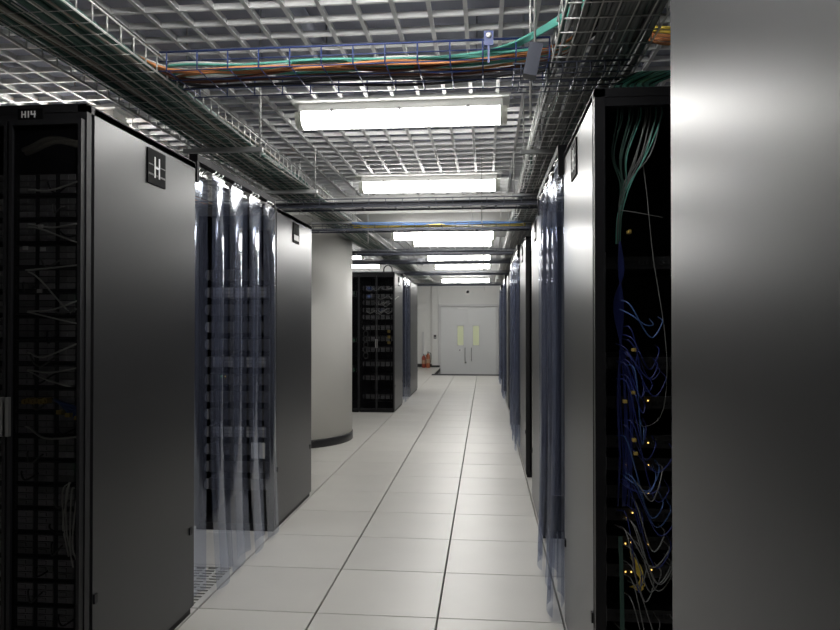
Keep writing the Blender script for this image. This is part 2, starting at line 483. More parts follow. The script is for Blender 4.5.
def rack(xf, d, y0, y1, label, doors=False, sign=None, number=False, group='server racks'):
    """xf: end-panel plane; d=-1 rack reaches to -x, +1 to +x; open front at y0 facing -y"""
    D = y1-y0
    t = tag(empty('server_rack', (xf + d*RW/2, y0, 0)), label, 'server rack', group)
    h = RW/2
    # side panels (the one at the aisle has its own look)
    for s in (-1, 1):
        p = MB()
        x0, x1 = (h-0.012, h) if s > 0 else (-h, -h+0.012)
        aisle = (s == -d)
        p.box(x0, x1, 0.05, D-0.004, 0.035, RH-0.004)
        sp = p.build('side_panel', M['panel'] if aisle else M['frame'], t)
        if aisle:
            xa, xb = (h, h+0.006) if s > 0 else (-h-0.006, -h)
            for yy in (0.065, D-0.05):
                MB().box(xa, xb, yy-0.010, yy+0.010, 0.395, 0.430).build('latch', M['frame'], sp)
            if sign:
                sb = MB().box(xa, xb, 0.44, 0.60, 2.025, 2.175).build('row_sign', M['sign'], sp)
    if sign:
        s = -d
        xe = (h+0.006) if s > 0 else -h-0.006
        dx = 0.0015*s
        # children of the rack keep to two levels: the lettering hangs on the rack beside its sign plate
        if sign == 'H':
            mb = MB(); letter_H(mb, xe, 0.496, 0.544, 2.055, 2.145, 0.009, dx)
            tag(mb.build('sign_letter', M['letter'], t), 'white letter H on the black row sign')
            mb = MB(); mb.box(min(xe, xe+dx*0.5), max(xe, xe+dx*0.5), 0.445, 0.595, 2.062, 2.070)
            mb.box(min(xe, xe+dx*0.5), max(xe, xe+dx*0.5), 0.445, 0.595, 2.105, 2.110)
            mb.build('sign_lines', M['greyband'], t)
        else:
            mb = MB().box(min(xe, xe+dx), max(xe, xe+dx), 0.46, 0.58, 2.045, 2.085)
            mb.build('sign_band', M['letter'], t)
    # frame
    for (px, py) in ((-h, 0.0), (h-0.035, 0.0), (-h+0.012, D-0.05), (h-0.047, D-0.05)):
        MB().box(px, px+0.035, py, py+0.03 if py == 0 else py+0.045, 0.03, RH-0.003).build('post', M['frame'], t)
    MB().box(-h, h, 0.0, D, RH-0.03, RH).build('top_panel', M['frame'], t)
    MB().box(-h+0.01, h-0.01, 0.02, D-0.02, 0.0, 0.05).build('plinth', M['frame'], t)
    MB().box(-h+0.012, h-0.012, D-0.012, D-0.002, 0.05, RH-0.03).build('rear_panel', M['inner'], t)
    hd = MB().box(-h+0.035, h-0.035, 0.002, 0.03, RH-0.060, RH-0.03).build('header', M['frame'], t)
    if number:
        nb = MB().box(0.02, 0.115, -0.003, 0.002, RH-0.056, RH-0.014).build('number_plate', M['sign'], hd)
        tx = MB(); z0, z1 = RH-0.047, RH-0.023; ya, yb = -0.0045, -0.003; tk = 0.0045
        xx = 0.034
        tx.box(xx, xx+tk, ya, yb, z0, z1).box(xx+0.013, xx+0.013+tk, ya, yb, z0, z1).box(xx, xx+0.016, ya, yb, (z0+z1)/2-tk/2, (z0+z1)/2+tk/2)
        xx += 0.025
        tx.box(xx, xx+tk, ya, yb, z0, z1)
        xx += 0.011
        tx.box(xx, xx+tk, ya, yb, (z0+z1)/2-tk/2, z1).box(xx+0.013, xx+0.013+tk, ya, yb, z0, z1).box(xx, xx+0.019, ya, yb, (z0+z1)/2-tk/2, (z0+z1)/2+tk/2)
        tag(tx.build('number', M['letter'], hd), 'small white rack number H14')
    # inner mounting rails with square holes
    for px in (-0.262, 0.237):
        MB().box(px, px+0.025, 0.09, 0.105, 0.06, RH-0.09).build('mounting_rail', M['frame'], t)
    if doors:
        for s in (-1, 1):
            a, b = (0.004, h-0.004) if s > 0 else (-h+0.004, -0.004)
            dm = MB()
            dm.box(a, a+0.012, -0.028, -0.002, 0.05, RH-0.062).box(b-0.012, b, -0.028, -0.002, 0.05, RH-0.062)
            dm.box(a+0.012, b-0.012, -0.028, -0.002, 0.05, 0.07).box(a+0.012, b-0.012, -0.028, -0.002, RH-0.080, RH-0.062)
            leaf = dm.build('door_leaf', M['frame'], t)
            MB().box(a+0.012, b-0.012, -0.016, -0.013, 0.07, RH-0.080).build('perforated_sheet', M['mesh'], leaf)
            hx = 0.012*s
            MB().box(hx-0.006, hx+0.006, -0.042, -0.028, 1.02, 1.16).build('door_handle', M['metal'], leaf)
    return t

L1 = rack(XL, -1, 2.34, 3.27, 'dark rack numbered H14 with mesh double doors and an H sign', doors=True, sign='H', number=True)
L2 = rack(XL, -1, 4.55, 5.55, 'dark open rack behind the clear curtain, next to the column', sign='-')
L3 = rack(XL, -1, 10.72, 11.79, 'dark mesh-door rack with blue lights behind the round column', doors=True, sign='-')
L3b = rack(XL-0.568, -1, 10.72, 11.79, 'dark mesh-door rack mostly hidden behind the round column', doors=True)
L4 = rack(XL, -1, 13.0, 14.4, 'dark rack nearest the fire extinguishers on their side of the aisle')
R0 = rack(XR, 1, 0.44, 1.405, 'large plain dark grey rack end filling the edge of the view')
R1 = rack(XR, 1, 2.355, 3.27, 'open rack full of tangled blue cables with an H sign', sign='H')
R2 = rack(XR, 1, 4.58, 5.55, 'rack end between the clear curtain and a dark open gap', sign='-')
R3 = rack(XR, 1, 6.36, 7.45, 'rack opposite the pale ceiling beam with a dark front showing', sign='-')
R4 = rack(XR, 1, 9.60, 10.60, 'fifth rack end along the aisle wall facing the column, counted from the camera')
R5 = rack(XR, 1, 11.25, 12.30, 'sixth rack end along the aisle wall facing the column, counted from the camera')
R6 = rack(XR, 1, 14.20, 15.20, 'second-last rack end before the double door, facing the extinguishers side')
R7 = rack(XR, 1, 17.20, 18.25, 'last rack end beside the double door')

# ------------------------------------------------------------------ servers
srv_ch = MB().box(-0.222, 0.222, 0.0, 0.62, 0.0, 0.078).mesh('chassis', M['server'])
srv_ear = MB().box(-0.012, 0.012, -0.012, 0.004, 0.004, 0.074).tube([(0, -0.012, 0.014), (0, -0.032, 0.022), (0, -0.032, 0.056), (0, -0.012, 0.064)], 0.004, 6).mesh('ear', M['drive'])
srv_dr = MB().box(-0.030, 0.030, -0.006, 0.0, 0.0, 0.021).box(-0.024, 0.004, -0.010, -0.006, 0.004, 0.017).mesh('drive_tray', M['drive'])
led = {k: MB().box(-0.0022, 0.0022, -0.0125, -0.009, -0.0022, 0.0022).mesh('status_light', M['led_'+k]) for k in 'gby'}
def server(rk, z, label, group, lights=(), y_in=0.11, drives=True, name='rack_server'):
    t = tag(empty(name, (rk.location.x, rk.location.y + y_in, z)), label, 'server', group)
    put('chassis', srv_ch, t)
    for s in (-1, 1): put('ear', srv_ear, t, (s*0.234, -0.003, 0))
    if drives:
        for i in range(5):
            for j in range(3):
                put('drive_tray', srv_dr, t, (-0.16+i*0.08, 0, 0.004+j*0.024))
    for (lx, lz, lk) in lights: put('status_light', led[lk], t, (lx, 0, lz))
    return t
# the H14 rack
z = 1.91
for i in range(20):
    server(L1, z, 'dim black server in rack H14, %s from the top' % ORD[i], 'servers in rack H14', y_in=0.085,
           lights=([(0.205, 0.06, 'g')] if i in (5, 12) else ()))
    z -= 0.090
# rack behind the clear curtain
z = 1.72
for i in range(13):
    lg = [(-0.13, 0.06, 'g'), (-0.10, 0.06, 'y')] if i == 6 else ()
    sv = server(L2, z, 'dark server seen through the clear curtain, %s from the top' % ORD[i], 'servers behind the clear curtain', lights=lg, drives=(i % 4 == 1))
    if i == 10: tag(MB().box(0.09, 0.19, -0.018, -0.014, -0.02, 0.09).build('paper_note', M['label'], sv), 'small pale paper note')
    z -= 0.122
# the racks behind the column
zz = [1.93, 1.80, 1.70, 1.58, 1.47, 1.30, 1.12, 0.95, 0.72, 0.50, 0.20]
for i, z in enumerate(zz):
    lg = [(-0.16+0.009*q, 0.05-0.011*(q % 3), 'b') for q in range(6)] if i < 2 else ([(0.05, 0.04, 'b')] if i == 3 else ())
    server(L3, z, 'server with blue lights behind mesh doors beyond the column, %s from the top' % ORD[i] if i < 2 else
           'dark server behind mesh doors beyond the column, %s from the top' % ORD[i], 'servers in the rack beyond the column', lights=lg)
for i, z in enumerate((1.85, 1.10, 0.62)):
    server(L3b, z, 'server half hidden by the round column, %s from the top' % ORD[i], 'servers half hidden by the column', lights=[(0.19, 0.04, 'g')])
# network gear in the open rack with the blue cables
sw_body = MB().box(-0.222, 0.222, 0.0, 0.40, 0.0, 0.044).mesh('chassis', M['server'])
sw_port = MB().box(-0.0075, 0.0075, -0.004, 0.0, -0.006, 0.006).mesh('port', M['inner'])
z_sw = [1.62, 1.26, 1.12, 0.98, 0.90, 0.80, 0.72, 0.62, 0.52, 0.36, 0.22, 0.10]
amber = {2: [(-0.155, .022), (-0.075, .03)], 3: [(-0.075, .02)], 4: [(-0.15, .02), (-0.075, .02)], 5: [(-0.075, .02)], 6: [(-0.13, .03), (-0.15, .01)],
         7: [(-0.155, .02), (-0.135, .025), (-0.075, .02)], 8: [(-0.155, .02), (-0.135, .02), (-0.065, .03)]}
for i, z in enumerate(z_sw):
    t = tag(empty('network_switch', (R1.location.x, R1.location.y+0.16, z)), 'black network switch in the open rack of blue cables, %s from the top' % ORD[i], 'network switch', 'switches in the open rack')
    put('chassis', sw_body, t)
    for s in (-1, 1): put('ear', srv_ear, t, (s*0.234, -0.003, -0.015))
    for k in range(18): put('port', sw_port, t, (-0.18+k*0.021, 0, 0.022))
    for (lx, lz) in amber.get(i, ()): put('status_light', led['y'], t, (lx, 0.004, lz))

# ------------------------------------------------------------------ clear strip curtains
def curtain(xp, sgn, y0, y1, label, billow=0.0, seed=1, hang=None):
    rnd = random.Random(seed)
    t = tag(empty('strip_curtain', (xp, y0, 0)), label, 'strip curtain', 'clear strip curtains closing the rack rows')
    W = y1-y0
    MB().box(-0.022, 0.022, -0.02, W+0.02, 2.232, 2.268).build('rail', M['rail'], t)
    for yy in (-0.008, W+0.008):
        MB().box(-0.02, 0.02, yy-0.012, yy+0.012, 2.13, 2.232).build('rail_bracket', M['rail'], t)
    sp = 0.150
    n = max(3, int(round((W-0.06)/sp)))
    sp = (W-0.06)/n
    for i in range(n):
        yc = 0.03 + sp*(i+0.5)
        off = (0.016 if i % 2 else -0.016) + rnd.uniform(-0.004, 0.004)
        wd = 0.20 + rnd.uniform(-0.02, 0.015)
        tw = rnd.uniform(-0.22, 0.22); cv = (1 if i % 2 else -1)*rnd.uniform(0.012, 0.026)
        drift = rnd.uniform(-0.03, 0.03); out = rnd.uniform(0.0, 1.0)
        bot = 0.02 + rnd.uniform(0, 0.035)
        rows = []
        NZ, NU = 26, 9
        for a in range(NZ+1):
            f = a/NZ
            zz_ = 2.19 + (bot-2.19)*f
            r = []
            k = 0.35+0.65*min(1, f*6)
            for b in range(NU):
                u = b/(NU-1)*2-1
                ang = tw*(0.6+0.4*math.sin(f*2.3+i))
                yy = yc + u*wd/2*math.cos(ang) + drift*f*f
                xx = off + u*wd/2*math.sin(ang)*0.45 + cv*k*(1-u*u) + 0.004*math.sin(f*5+i*1.7)*(0.3+f)
                xx += sgn*billow*out*max(0, f-0.55)**2*4
                r.append((xx, yy, zz_))
            rows.append(r)
        st = MB().sheet(rows).build('strip', M['pvc'], t)
        MB().box(off-0.004, off+0.004, yc-wd*0.40, yc+wd*0.40, 2.178, 2.200).build('clamp_plate', M['chrome'], st)
        for hk in (-0.05, 0.0, 0.05):
            MB().tube([(off*0.6, yc+hk, 2.236), (off+0.008, yc+hk+0.004, 2.222), (off-0.006, yc+hk-0.003, 2.210), (off, yc+hk, 2.198)], 0.004, 6).build('hook', M['chrome'], st)
    return t
curtain(XL-0.015, 1, 3.30, 4.53, 'clear plastic strip curtain with bright glints beside the H14 rack', billow=0.05, seed=3)
curtain(XL-0.015, 1, 11.83, 12.96, 'clear plastic strip curtain beyond the mesh-door rack near the column', billow=0.02, seed=4)
curtain(XR-0.005, -1, 3.30, 4.55, 'clear plastic strip curtain beside the rack of tangled blue cables', billow=0.03, seed=5)
curtain(XR-0.005, -1, 7.49, 9.56, 'clear plastic strip curtain facing the round column', billow=0.03, seed=6)
curtain(XR-0.005, -1, 12.34, 14.16, 'clear plastic strip curtain second closest to the double door', billow=0.03, seed=8)
curtain(XR-0.005, -1, 15.24, 17.16, 'clear plastic strip curtain closest to the double door', billow=0.03, seed=9)

# ------------------------------------------------------------------ overhead wire trays along the aisle
def wire(mb, a, b, r=0.0026):
    mb.tube([a, b], r, 4)
def basket_long(x0, x1, y0, y1, z, label, cross=0.10, nlong=5, h=0.07, mat='steel', group=None, rods=(), rail=0.0036, fine=0.0026):
    t = tag(empty('cable_tray', ((x0+x1)/2, y0, z)), label, 'cable tray', group)
    L = y1-y0; w = (x1-x0)/2
    lm = MB()
    for i in range(nlong+1):
        wire(lm, (-w+2*w*i/nlong, 0, 0), (-w+2*w*i/nlong, L, 0), fine)
    tag(lm.build('bottom_wires', M[mat], t), kind='stuff')
    for s in (-1, 1):
        rm = MB()
        wire(rm, (s*w, 0, h), (s*w, L, h), rail)
        wire(rm, (s*w, 0, 0.004), (s*w, L, 0.004), rail*0.8)
        rm.build('side_rail', M[mat], t)
    cm = MB(); yy = 0.02
    while yy < L:
        wire(cm, (-w, yy, 0.004), (w, yy, 0.004), fine); wire(cm, (-w, yy, 0), (-w, yy, h), rail*0.8); wire(cm, (w, yy, 0), (w, yy, h), rail*0.8)
        yy += cross
    tag(cm.build('cross_wires', M[mat], t), kind='stuff')
    for yb in rods:
        MB().box(-w-0.05, w+0.05, yb-y0-0.015, yb-y0+0.015, -0.030, -0.006).build('support_bar', M['strut'], t)
        for s in (-1, 1):
            MB().tube([(s*(w+0.035), yb-y0, -0.06), (s*(w+0.035), yb-y0, 3.24-z)], 0.005, 6).build('hanger_rod', M['steel'], t)
    return t
def fill_long(x0, x1, y0, y1, z, n, mat, r, seed, label, name='cable_bundle', step=0.7, hmax=0.035):
    rnd = random.Random(seed)
    mb = MB()
    for i in range(n):
        xb = x0 + (x1-x0)*(i+0.5)/n
        pts = []
        yy = y0; zz0 = z + r + rnd.random()*hmax
        while yy < y1+0.01:
            pts.append((min(x1, max(x0, xb+rnd.uniform(-0.03, 0.03))), yy, max(z+r+0.004, zz0+rnd.uniform(-0.012, 0.012))))
            yy += step
        mb.tube(smooth_path(pts, 3), r*rnd.uniform(0.7, 1.25), 5)
    return tag(mb.build(name, M[mat]), label, 'cables', kind='stuff')

TZ = 2.42
LX0, LX1, SX0, SX1 = -1.66, -1.30, 0.252, 0.585      # plan width of the two side trays
rodL = [1.2, 3.75, 5.0, 6.6, 9.3, 11.2, 13.4, 15.3]
basket_long(LX0, LX1, 0.6, 17.9, TZ, 'galvanised wire basket tray running above the H14 rack side of the aisle', cross=0.09, nlong=4, rods=rodL, rail=0.0048, fine=0.0014)
fill_long(LX0+0.02, LX1-0.02, 0.6, 17.9, TZ, 30, 'cab_green', 0.010, 11, 'dark green cables lying in the tray above the H14 side')
fill_long(LX0+0.02, LX1-0.02, 0.6, 17.9, TZ+0.002, 14, 'cab_brown', 0.006, 12, 'taupe cables lying in the tray above the H14 side')
fill_long(LX0+0.03, LX1-0.03, 0.6, 17.9, TZ+0.004, 5, 'cab_white', 0.004, 13, 'thin white cables lying in the tray above the H14 side')
rodR = [1.0, 3.95, 5.3, 6.7, 9.3, 11.2, 13.4, 15.3]
basket_long(SX0, SX1, 0.6, 17.9, TZ, 'galvanised wire basket tray running above the plain dark rack end', cross=0.11, nlong=6, rods=rodR, fine=0.0030)
fill_long(SX0+0.015, SX1-0.015, 0.6, 17.9, TZ, 26, 'cab_grey', 0.009, 21, 'grey cables filling the tray above the plain dark rack end', hmax=0.012)
fill_long(SX0+0.015, SX1-0.015, 0.6, 17.9, TZ+0.012, 9, 'cab_green', 0.008, 22, 'dark green cables in the tray above the plain dark rack end', hmax=0.03)
basket_long(-2.62, -2.30, 1.2, 6.8, TZ, 'galvanised wire basket tray furthest from the aisle, above the back of H14 rack', cross=0.10, rods=[1.6, 4.2, 6.4])
fill_long(-2.60, -2.32, 1.2, 6.8, TZ, 7, 'cab_orange', 0.006, 31, 'orange cables in the tray furthest from the aisle')
fill_long(-2.60, -2.32, 1.2, 6.8, TZ+0.004, 9, 'cab_grey', 0.007, 32, 'grey cables in the tray furthest from the aisle')

# ------------------------------------------------------------------ two-tier trays crossing the aisle
def basket_cross(x0, x1, y, label, width=0.20, rows=True, z=TZ+0.008, pitch=0.13, h=0.075, mat='blue', lower=True, rods=True):
    t = tag(empty('cross_tray', (x0, y, z)), label, 'cable tray', 'trays crossing above the aisle')
    L = x1-x0
    for yy in (0, width):
        rm = MB(); wire(rm, (0, yy, h), (L, yy, h), 0.0042); wire(rm, (0, yy, h*0.5), (L, yy, h*0.5), 0.0024)
        rm.build('side_rail', M[mat], t)
    bm = MB()
    for i in range(4): wire(bm, (0, width*i/3, 0), (L, width*i/3, 0), 0.0026)
    tag(bm.build('bottom_wires', M[mat], t), kind='stuff')
    cm = MB(); xx = 0.03
    while xx < L:
        wire(cm, (xx, 0, 0.004), (xx, width, 0.004)); wire(cm, (xx, 0, 0), (xx, 0, h), 0.003); wire(cm, (xx, width, 0), (xx, width, h), 0.003)
        xx += pitch
    tag(cm.build('cross_wires', M[mat], t), kind='stuff')
    if lower:
        zl = 2.36-z
        for yy in (-0.11, 0.07):
            MB().box(0, L, yy-0.009, yy+0.009, zl, zl+0.030).build('ladder_rail', M['navy'], t)
        n = int(L/0.26)
        rung = MB().box(-0.010, 0.010, -0.10, 0.06, zl+0.006, zl+0.018).mesh('ladder_rung', M['navy'])
        for i in range(n): put('ladder_rung', rung, t, (0.1+i*0.26, 0, 0))
    for xx in (0.6, 1.62, 2.75+0.62, L-0.35):
        if xx > L or not rods: continue
        MB().tube([(xx, width/2, -0.14), (xx, width/2, 3.24-z)], 0.005, 6).build('hanger_rod', M['steel'], t)
    return t
def fill_cross(x0, x1, y0, y1, z, specs, seed, where, sag=0.012):
    """individual coloured cables, each its own object"""
    rnd = random.Random(seed)
    k = 0
    tot = sum(s[1] for s in specs)
    for (mat, n, r, colour) in specs:
        for i in range(n):
            ya = y0 + (y1-y0)*rnd.random(); pts = []
            xx = x0
            while xx < x1+0.01:
                pts.append((xx, min(y1, max(y0, ya+rnd.uniform(-0.05, 0.05))), z + r + (k/tot)*0.035 + rnd.uniform(0, sag)))
                xx += 0.42
            o = MB().tube(smooth_path(pts, 4), r, 6).build('cable', M[mat])
            tag(o, '%s cable lying in the %s' % (colour, where), 'cable', '%s cables in the %s' % (colour, where))
            k += 1

T1 = basket_cross(LX1+0.01, SX0-0.01, 2.60, 'blue wire tray with orange and teal cables bridging above rack H14 and the aisle', z=TZ+0.006, lower=False, width=0.32, pitch=0.125, rods=False)
def fill_bridge(y0, y1, z, specs, seed, where):
    rnd = random.Random(seed); k = 0; tot = sum(q[1] for q in specs)
    for (mat, n, r, colour) in specs:
        for i in range(n):
            ya = y0+(y1-y0)*rnd.random(); lift = (k/tot)*0.03
            dirl = rnd.choice((-1, 1, 1))
            pts = [(LX1-0.12-0.1*rnd.random(), ya+dirl*0.42, z+0.045), (LX1-0.09, ya+dirl*0.18, z+0.05)]
            xx = LX1+0.04
            while xx < SX0-0.12:
                pts.append((xx, min(y1, max(y0, ya+rnd.uniform(-0.04, 0.04))), z+r+lift+rnd.uniform(0, 0.012))); xx += 0.3
            pts += [(SX0+0.02, ya-0.03, z+0.045), (SX0+0.10, ya-0.20, z+0.05), (SX0+0.13+0.1*rnd.random(), ya-0.5, z+0.042)]
            o = MB().tube(smooth_path(pts, 4), r, 6).build('cable', M[mat])
            tag(o, '%s cable lying in the %s' % (colour, where), 'cable', '%s cables in the %s' % (colour, where)); k += 1
fill_bridge(2.63, 2.77, TZ+0.008, [('cab_rust', 2, 0.0055, 'rust brown'), ('cab_orange', 4, 0.0055, 'orange'), ('cab_teal', 7, 0.0055, 'teal'), ('cab_white', 4, 0.0042, 'white')], 41, 'blue tray bridging above rack H14')
LZ = 2.318
def ladder(y, label, x0=-3.4, x1=1.35, wd=0.17, name='cable_ladder'):
    t = tag(empty(name, (x0, y, LZ)), label, 'cable ladder', 'dark ladders crossing above the aisle')
    L = x1-x0
    for yy in (0, wd): MB().box(0, L, yy-0.004, yy+0.004, 0, 0.016).build('ladder_rail', M['navy'], t)
    rung = MB().box(-0.005, 0.005, 0.004, wd-0.004, 0.004, 0.010).mesh('ladder_rung', M['navy'])
    for i in range(int(L/0.26)): put('ladder_rung', rung, t, (0.1+i*0.26, 0, 0))
    for xx in ([q for q in (1.9, 3.78) if q < L-0.1]):
        MB().tube([(xx, wd+0.015, -0.02), (xx, wd+0.015, 3.24-LZ)], 0.005, 6).build('hanger_rod', M['steel'], t)
    return t
def black_runs(y, n, seed, label, x0=-3.3, x1=1.3, wd=0.17):
    rnd = random.Random(seed); mb = MB()
    for i in range(n):
        yb = y+0.02+(wd-0.04)*(i+0.5)/n; pts = []; xx = x0
        while xx < x1:
            pts.append((xx, yb+rnd.uniform(-0.012, 0.012), LZ+0.027+rnd.uniform(0, 0.02))); xx += 0.4
        mb.tube(smooth_path(pts, 3), rnd.uniform(0.005, 0.009), 5)
    return tag(mb.build('cable_bundle', M['cab_black']), label, 'cables', kind='stuff')
fill_bridge(2.80, 2.90, TZ+0.008, [('cab_black', 4, 0.0065, 'black')], 47, 'far half of the tray above rack H14')
t_ = basket_cross(0.10, 0.52, 2.52, 'dark wire basket passing under the side tray above the open rack', z=2.335, h=0.04, pitch=0.05, mat='navy', lower=False)
# blue clamp with its bright screw, and the dark splice box, on the first crossing tray
cl = tag(empty('tray_clamp', (0.012, 2.588, 2.425)), 'blue clamp with a bright screw on the tray of orange cables', 'clamp')
MB().box(-0.018, 0.018, -0.012, 0.0, 0.045, 0.100).box(-0.004, 0.004, -0.010, 0.0, -0.02, 0.045).build('body', M['blue'], cl)
MB().lathe([(0.009, 0.0), (0.011, 0.004), (0.006, 0.010)], 0, 0, 12).build('screw', M['letter'], cl, (0, -0.012, 0.082)).rotation_euler.x = math.pi/2
sb = tag(empty('splice_box', (0.155, 2.45, 2.30)), 'flat dark splice box hanging at the end of the blue tray', 'box')
bx = MB().box(-0.024, 0.024, -0.025, 0.025, 0.0, 0.115).build('case', M['navy'], sb); bx.rotation_euler.y = math.radians(12)
MB().tube([(0.02, 0, 0.11), (0.02, 0, 0.94)], 0.005, 6).build('rod', M['steel'], sb)

low = dict(mat='slate', z=LZ+0.022, h=0.045, lower=False, width=0.17)
for (yy, sd, n, w_) in ((5.24, 44, 6, 'behind the second lit batten'), (8.95, 51, 3, 'past the round column'), (10.3, 52, 3, 'above the mesh-door rack'),
                     (12.85, 53, 3, 'above the rack by the extinguishers'), (16.7, 54, 3, 'closest to the double door')):
    ladder(yy, 'dark ladder crossing the aisle ' + w_)
    basket_cross(-3.4, 1.35, yy, 'dark blue wire basket crossing the aisle ' + w_, **low)
    black_runs(yy, n, sd, 'black cables on the crossing ladder ' + w_)
ladder(6.56, 'dark ladder under the yellow and blue cables', x0=-1.75, x1=0.9)
basket_cross(-1.75, 0.9, 6.56, 'blue wire basket with yellow and blue cables crossing before the pale beam', **low)
fill_cross(-1.30, 0.40, 6.59, 6.70, LZ+0.034, [('cab_yellow', 3, 0.0070, 'yellow'), ('cab_sky', 5, 0.009, 'blue')], 46, 'basket crossing before the pale beam', sag=0.015)

# ------------------------------------------------------------------ loose cables
def cable(pts, r, mat, label, group=None, k=6, name='cable'):
    return tag(MB().tube(smooth_path(pts, k), r, 6).build(name, M[mat]), label, 'cable', group)
# white cables hanging in rack H14 (front of the servers)
yf = 2.34+0.075
h14 = [  # x, z of start, middle, end; radius; look
    (-1.70, 2.085, -1.60, 2.112, -1.475, 2.085, 0.010, 'cab_brown', 'thick taupe cable arching across the top'),
    (-1.69, 2.070, -1.58, 2.098, -1.475, 2.072, 0.008, 'cab_brown', 'thinner taupe cable arching across the top'),
    (-1.70, 1.925, -1.60, 1.920, -1.480, 1.965, 0.0034, 'cab_white', 'pale cable rising at the first server'),
    (-1.70, 1.795, -1.60, 1.780, -1.490, 1.800, 0.0038, 'cab_white', 'pale cable crossing the third server'),
    (-1.70, 1.785, -1.63, 1.770, -1.530, 1.730, 0.0034, 'cab_white', 'pale cable slanting past the third server'),
    (-1.70, 1.625, -1.60, 1.630, -1.480, 1.645, 0.0036, 'cab_white', 'pale straight cable at the fourth server'),
    (-1.70, 1.615, -1.64, 1.580, -1.550, 1.470, 0.0030, 'cab_white', 'pale cable falling across the fifth server'),
    (-1.70, 1.470, -1.60, 1.475, -1.510, 1.510, 0.0032, 'cab_white', 'pale cable rising at the sixth server'),
    (-1.70, 1.465, -1.62, 1.450, -1.520, 1.425, 0.0030, 'cab_white', 'pale cable sloping at the sixth server'),
    (-1.70, 1.315, -1.63, 1.300, -1.500, 1.355, 0.0036, 'cab_white', 'pale cable sagging at the seventh server'),
    (-1.70, 1.250, -1.60, 1.243, -1.500, 1.262, 0.0036, 'cab_white', 'pale cable running level at the eighth server'),
    (-1.70, 1.245, -1.63, 1.220, -1.550, 1.190, 0.0030, 'cab_white', 'pale cable dropping at the eighth server'),
    (-1.70, 1.035, -1.62, 1.000, -1.490, 1.005, 0.0040, 'cab_white', 'pale cable sagging below the yellow plugs'),
]
for (x0, z0, x1, z1, x2, z2, r, m_, lb) in h14:
    cable([(x0-0.05, yf+0.03, z0), (x0, yf, z0), (x1, yf-0.02, z1), (x2, yf+0.005, z2), (x2+0.005, yf+0.05, z2)], r, m_, lb + ' in rack H14', 'cables in rack H14')
for i in range(5):
    xa = -1.555+0.009*i+0.012*math.sin(i*2.6)
    cable([(xa, yf+0.03, 0.86-0.015*i), (xa+0.016*math.cos(i*1.9), yf-0.01, 0.80), (xa-0.014*math.sin(i*3.1), yf-0.015, 0.68-0.02*i), (xa+0.006, yf, 0.60-0.02*i)], 0.0030, 'cab_white',
          'pale hanging cable loop low in rack H14', 'pale hanging cable loops low in rack H14')
for i in range(6):
    o = MB().box(-0.008, 0.008, -0.022, 0.01, -0.008, 0.010).box(-0.005, 0.005, -0.03, -0.022, -0.005, 0.006).build('connector', M['gold'], None, (-1.695+0.016*i, yf-0.015, 1.135+0.004*(i % 2)))
    tag(o, 'yellow plug connector in a row at mid height of rack H14', 'connector', 'yellow plugs in rack H14')
for i in range(4):
    cable([(-1.615+0.01*i, yf+0.02, 1.140), (-1.57+0.01*i, yf-0.02, 1.135-0.010*i), (-1.51, yf-0.015, 1.115-0.012*i), (-1.480, yf-0.01, 1.100-0.01*i)], 0.006, 'cab_lblue',
          'blue cable leaving the yellow plugs in rack H14', 'blue cables leaving the yellow plugs')
for i in range(3):
    o = MB().box(-0.010, 0.010, -0.02, 0.01, -0.007, 0.007).box(-0.004, 0.012, -0.026, -0.02, -0.004, 0.009).build('connector', M['gold'], None, (-1.560+0.035*i, yf-0.018, 1.098-0.010*i))
    tag(o, 'loose yellow plug below the blue cables in rack H14', 'connector', 'loose yellow plugs in rack H14')

rg = random.Random(5)
for i in range(20):
    x0 = -1.74+0.16*rg.random(); z0 = 1.93-0.09*i+rg.uniform(-0.01, 0.02)
    x2 = x0+rg.uniform(0.05, 0.11)
    cable([(x0, yf+0.03, z0+0.02), (x0+0.015, yf-0.008, z0+0.005), ((x0+x2)/2, yf-0.015, z0-rg.uniform(0.01, 0.035)), (x2, yf-0.006, z0), (x2+0.006, yf+0.03, z0+0.01)], 0.0034,
          'cab_grey' if i % 2 else 'cab_black', ('grey' if i % 2 else 'black') + ' patch lead drooping between servers of rack H14', ('grey' if i % 2 else 'black') + ' patch leads in rack H14')
for (tx_, tz_, w_) in ((-1.645, 1.785, 'topmost'), (-1.705, 1.705, 'second from the top'), (-1.635, 1.70, 'third from the top'), (-1.648, 1.545, 'on the crossing pale cable')):
    tag(MB().box(-0.009, 0.009, -0.003, 0.003, -0.007, 0.007).box(-0.006, 0.006, -0.005, -0.003, -0.004, 0.004).build('cable_tag', M['letter'], None, (tx_, yf-0.02, tz_)),
        'tiny white cable tag in rack H14, ' + w_, 'cable tag', 'white cable tags in rack H14')

